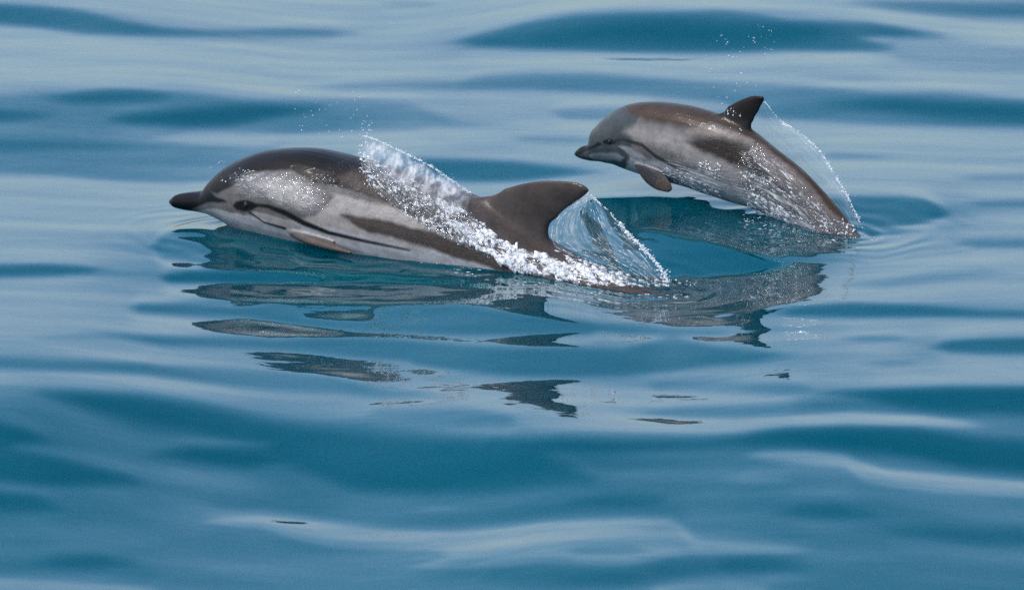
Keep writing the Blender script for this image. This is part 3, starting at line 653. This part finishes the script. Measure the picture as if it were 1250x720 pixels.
def splash_adult():
    top = [(445, 166), (458, 171), (489, 185), (524, 202), (552, 221), (577, 238)]
    mid = [(440, 203), (452, 212), (476, 228), (508, 246), (540, 262), (568, 268)]
    low = [(438, 208), (452, 228), (480, 253), (518, 280), (553, 294), (588, 311)]
    M1 = splash_material('flung_water', .36, .66, .12, .72, 9, 1.8, .80, .35, 3.4, .003, 2.0)
    M2 = splash_material('broken_water', .50, .64, .0, .95, 20, 10, .85, .5, 3.2, .010, 1.8)
    s1 = sheet('water_sheet', top, mid, PA, M1, 90, 24, None, (0, .19), .02, edge=lambda s, t: min(1, s*14)*min(1, (1-s)*8)*min(1, (1-t)*1.4)*min(1, max(0, (t+.02-.12*clump(s*60, t*9, 2.3))*9)), rough=.0009)
    s2 = sheet('water_sheet', [(442, 190), (462, 200), (490, 214), (524, 232), (552, 246), (580, 262)], low, PA, M2, 110, 50, BVA, off=.010, edge=lambda s, t: min(1, t*5)*min(1, (1-t)*5)*min(1, s*8)*min(1, (1-s)*6), rough=.0022)
    M6 = splash_material('foamy_water', .46, .64, .0, .85, 16, 5, .85, .2, 2.8, .004)
    s6 = sheet('water_film', [(545, 244), (575, 262), (600, 284), (630, 302), (670, 312), (720, 326), (770, 339)], [(550, 286), (580, 306), (605, 318), (632, 330), (668, 340), (715, 349), (770, 352)], PA, M6, 110, 26, BVA, off=.004, edge=lambda s, t: min(1, t*4)*min(1, (1-t)*4)*min(1, s*6)*min(1, (1-s)*8), rough=.002)
    M7 = splash_material('thin_wet_film', .44, .70, .0, .40, 12, 7, .80, .4, 3.2, .004, 1.2)
    s7 = sheet('water_film', [(276, 212), (296, 208), (320, 208), (350, 209), (378, 221), (404, 233)], [(282, 236), (302, 241), (326, 247), (352, 257), (378, 263), (404, 256)], PA, M7, 70, 40, BVA, off=.003, edge=lambda s, t: min(1, t*4)*min(1, (1-t)*4)*min(1, s*5)*min(1, (1-s)*5), rough=.0006)
    wet_glints = blobs('bead', stuck([(266, 212, 222), (285, 203, 222), (300, 206, 220), (315, 209, 216)], 75, BVA, PA, .0006, .0024, (.6, -.5), (1, 2), .5, .5, 3, l=14, s=7)  # pale beads on the melon, standing in for sun glints on wet skin
        + stuck([(380, 213, 224), (400, 214, 226), (418, 222, 230)], 50, BVA, PA, .0006, .0022, (.8, -.3), (1, 3), .5, .45, 3, l=14, s=7)  # more glint beads along the edge of the cape
        + stuck([(310, 212, 240), (350, 214, 250), (380, 230, 252)], 16, BVA, PA, .0006, .0016, (.6, -.5), (1, 2)), DROP)
    wet_glints['kind'] = 'stuff'
    rim = rope('rim', top, PA, 800, .0005, .0018, DROP, .9)
    FB = [(535, 244, 258), (565, 258, 290), (590, 276, 306), (615, 296, 322), (640, 306, 333), (680, 314, 342), (720, 325, 349), (775, 338, 350)]
    foam = blobs('foam', stuck(FB, 1000, BVA, PA, .0012, .0095, (.75, -.5), (1.2, 4.5), .35, .57, 3.2), FOAM, .0019)
    fleck = blobs('fleck', stuck(FB, 700, BVA, PA, .0006, .0024, (.75, -.5), (1, 4), 1.6, .40), FOAM)
    G = [(440, 186, 212), (465, 200, 240), (500, 218, 268), (540, 240, 290), (580, 262, 308), (620, 300, 324)]
    glit = blobs('bead', stuck(G, 620, BVA, PA, .0008, .0050, (.6, -.5), (1, 2.6), .5, .55, 3.5, l=18, s=9)
        + stuck([(437, 178, 208), (446, 170, 226), (460, 196, 236)], 130, BVA, PA, .0007, .0024, (.3, -.8), (1, 2.5), 1.0), DROP)
    # curtain behind the dorsal fin
    inner = [(717, 236), (705, 247), (687, 259), (677, 271), (673, 285), (676, 299), (691, 310), (720, 322), (752, 334), (780, 344)]
    outer = [(719, 236), (733, 249), (746, 261), (757, 273), (767, 285), (778, 296), (788, 306), (797, 317), (806, 328), (816, 343)]
    M3 = splash_material('curtain_water', .44, .74, .03, .55, 3, 11, .74, -.10, 3.0, .002, .8)
    s3 = sheet('water_curtain', inner, outer, PA, M3, 60, 40, None, (.0, .0), .03, edge=lambda s, t: min(1, .35+s*3)*(1-.45*t), rough=.0012)
    rp = rope('rope', outer, PA, 280, .0009, .0022, DROP, .6); rp2 = rope('rope', outer[3:], PA, 260, .0012, .0038, DROP, 1.0)
    strk = []
    a, b = crom(inner, 200), crom(outer, 200)
    for k in range(330):
        s, t = RNG.random(), RNG.random()**1.7; i = int(s*195); p = a[i]*(1-t)+b[i]*t; q = a[i+4]*(1-t)+b[i+4]*t
        P = PA.at(*p, .03*math.sin(math.pi*t)); Q = PA.at(*q, .03*math.sin(math.pi*t)); r = .0004+.0008*RNG.random()**2
        strk.append((P, r*RNG.uniform(3, 18), r, Q-P))
    st = blobs('streak', strk, DROP)
    foot = blobs('foot_foam', [(PA.at(x, y, .02), r*2.2, r, (1, 0, -.3)) for (x, y), r in zip(in_band([(676, 300, 330), (690, 312, 345), (740, 326, 350), (800, 342, 350), (830, 345, 349)], 380, .45), .0008+.0042*RNG.random(380)**2.5)], FOAM)
    for o in (foam, fleck, glit, rim, rp, rp2, st, foot): o['kind'] = 'stuff'
    group_under('splash', [s1, s2, s6, s7, rim, foam, fleck, glit, wet_glints], 'broken white splash streaming over the back of the larger dolphin', 'splash', tuple(PA.at(520, 260)))
    group_under('water_curtain_splash', [s3, rp, rp2, st, foot], 'clear curtain of water trailing from the tall brown dorsal fin', 'splash', tuple(PA.at(740, 300)))
splash_adult()
def splash_calf():
    inner = [(932, 124), (926, 136), (920, 148), (919, 160), (926, 168), (948, 185), (972, 205), (996, 230), (1018, 255), (1036, 277)]
    outer = [(934, 125), (944, 137), (954, 148), (968, 157), (981, 166), (1003, 188), (1018, 212), (1033, 237), (1045, 261), (1054, 279)]
    M3 = splash_material('thin_curtain_water', .46, .76, .03, .34, 3, 10, .74, -.1, 3.0, .0015, .8)
    s3 = sheet('water_curtain', inner, outer, PC, M3, 60, 34, None, (0, 0), .015, edge=lambda s, t: min(1, .3+s*2), rough=.001)
    rp = rope('rope', outer, PC, 330, .0007, .0017, DROP, .5); rp2 = rope('rope', outer[4:], PC, 170, .0008, .0027, DROP, .9)
    M4 = splash_material('streaming_water', .50, .70, .0, .85, 3.6, 8, .85, .35, 3.0, .003)
    up = [(800, 186), (830, 190), (860, 196), (890, 206), (920, 214), (950, 226), (985, 252), (1012, 282)]
    lo = [(812, 211), (842, 224), (866, 234), (892, 243), (916, 250), (940, 266), (965, 280), (990, 290)]
    s4 = sheet('water_film', up, lo, PC, M4, 110, 44, BVC, off=.006, edge=lambda s, t: min(1, t*3)*min(1, (1-t)*6)*min(1, s*5)*min(1, (1-s)*6), rough=.0012)
    M5 = splash_material('rear_wet_water', .50, .68, .0, .7, 7, 9, .85, .6, 3.0, .006, 1.3)
    s5 = sheet('water_film', [(905, 165), (925, 175), (948, 192), (972, 213), (996, 238), (1018, 262), (1032, 277)], [(890, 215), (912, 226), (935, 240), (958, 258), (978, 274), (1000, 286), (1012, 289)], PC, M5, 80, 40, BVC, off=.004,
        edge=lambda s, t: min(1, t*6)*min(1, (1-t)*4)*min(1, s*4)*min(1, (1-s)*6), rough=.0012)
    kw = dict(fd=(.75, .66), l=14, s=6)
    bead = blobs('bead', stuck([(884, 130, 138), (893, 128, 160), (905, 140, 196), (920, 165, 225), (935, 190, 240)], 110, BVC, PC, .0007, .0026, (.3, -.7), (1, 2.5), .5, .5, 3, **kw)
        + stuck([(905, 205, 235), (930, 215, 262), (960, 225, 280), (1000, 250, 290), (1035, 274, 288)], 260, BVC, PC, .0007, .0032, (.6, -.6), (1, 4), .5, .52, 3, **kw)
        + stuck([(850, 196, 205), (862, 196, 212), (880, 200, 222)], 40, BVC, PC, .001, .003, (.6, -.4), (1, 4)), DROP)
    foam = blobs('foam', stuck([(915, 236, 254), (930, 240, 264), (945, 246, 276), (965, 262, 284)], 330, BVC, PC, .0012, .0050, (.5, -.7), (1.2, 4), .35, .48, 2.6, **kw)
        + stuck([(1006, 266, 284), (1030, 268, 288), (1045, 278, 288)], 90, BVC, PC, .0010, .0036, (.6, -.6)), FOAM, .0018)
    drip = blobs('drip', stuck([(806, 204, 212), (825, 206, 224), (850, 216, 234), (880, 236, 246)], 120, BVC, PC, .0006, .0016, (.8, -.4), (3, 12)), DROP)
    for o in (rp, rp2, bead, foam, drip): o['kind'] = 'stuff'
    group_under('splash', [s4, s5, bead, foam, drip], 'white water streaming off the flank of the smaller leaping dolphin', 'splash', tuple(PC.at(920, 240)))
    group_under('water_curtain_splash', [s3, rp, rp2], 'thin clear arc of water trailing from the small dark dorsal fin', 'splash', tuple(PC.at(1000, 210)))
splash_calf()
def surface_flecks(name, bands, label):
    items = []
    for pts, n, r0, r1 in bands:
        for x, y in in_band(pts, n, .42, fd=(1, .1), l=18, s=3):
            P = on_water(x, y); P = np.array([P[0], P[1], sea_z(P[0], P[1])]); r = r0+(r1-r0)*RNG.random()**2.5; items.append((P, r*RNG.uniform(1.5, 5), r*.7, (1, RNG.normal(0, .5), 0)))
    o = blobs(name, items, FOAM); tag(o, label, 'foam', kind='stuff')
surface_flecks('foam_flecks', [([(430, 296, 302), (500, 309, 320), (560, 328, 338), (640, 344, 352), (700, 350, 358)], 150, .0006, .0022), ([(700, 346, 356), (760, 346, 356), (840, 345, 352)], 130, .0008, .0032)],
    'flecks of white foam along the waterline of the larger dolphin')
surface_flecks('foam_flecks', [([(900, 262, 280), (950, 272, 294), (1000, 283, 294), (1050, 282, 290)], 170, .0006, .0026), ([(1030, 281, 287), (1075, 281, 287), (1105, 284, 285)], 60, .0006, .0020)],
    'flecks of white foam where the young dolphin leaves the water')
def spray(name, plane, spots, label):
    items = []
    for pts, n, r0, r1 in spots:
        for x, y in in_band(pts, n):
            r = r0+(r1-r0)*RNG.random()**2; P = plane.at(x, y, RNG.uniform(-.08, .08)); items.append((P, r*RNG.uniform(1, 1.6), r, RNG.normal(size=3)))
    o = blobs(name, items, DROP); tag(o, label, 'droplets', kind='stuff')
spray('spray', PA, [([(355, 88, 105), (365, 100, 160), (390, 115, 165), (450, 110, 175)], 48, .0008, .0022), ([(440, 148, 196), (456, 145, 175)], 40, .0009, .0026),
    ([(255, 200, 206), (275, 196, 200)], 7, .0012, .002), ([(815, 340, 350), (850, 344, 348)], 24, .001, .0032), ([(470, 335, 339), (500, 330, 340)], 3, .001, .0016)],  # the few drops by the melon stand in for its glints
    'fine spray of droplets thrown up over the larger dolphin')
spray('spray', PC, [([(862, 45, 125), (885, 40, 128), (900, 60, 110), (925, 30, 105), (950, 40, 70)], 80, .0008, .0024), ([(1036, 285, 300), (1050, 284, 305)], 10, .001, .0034),
    ([(935, 130, 160), (960, 150, 180)], 14, .0006, .0013)], 'fine spray of droplets in the air above the small dark dorsal fin')
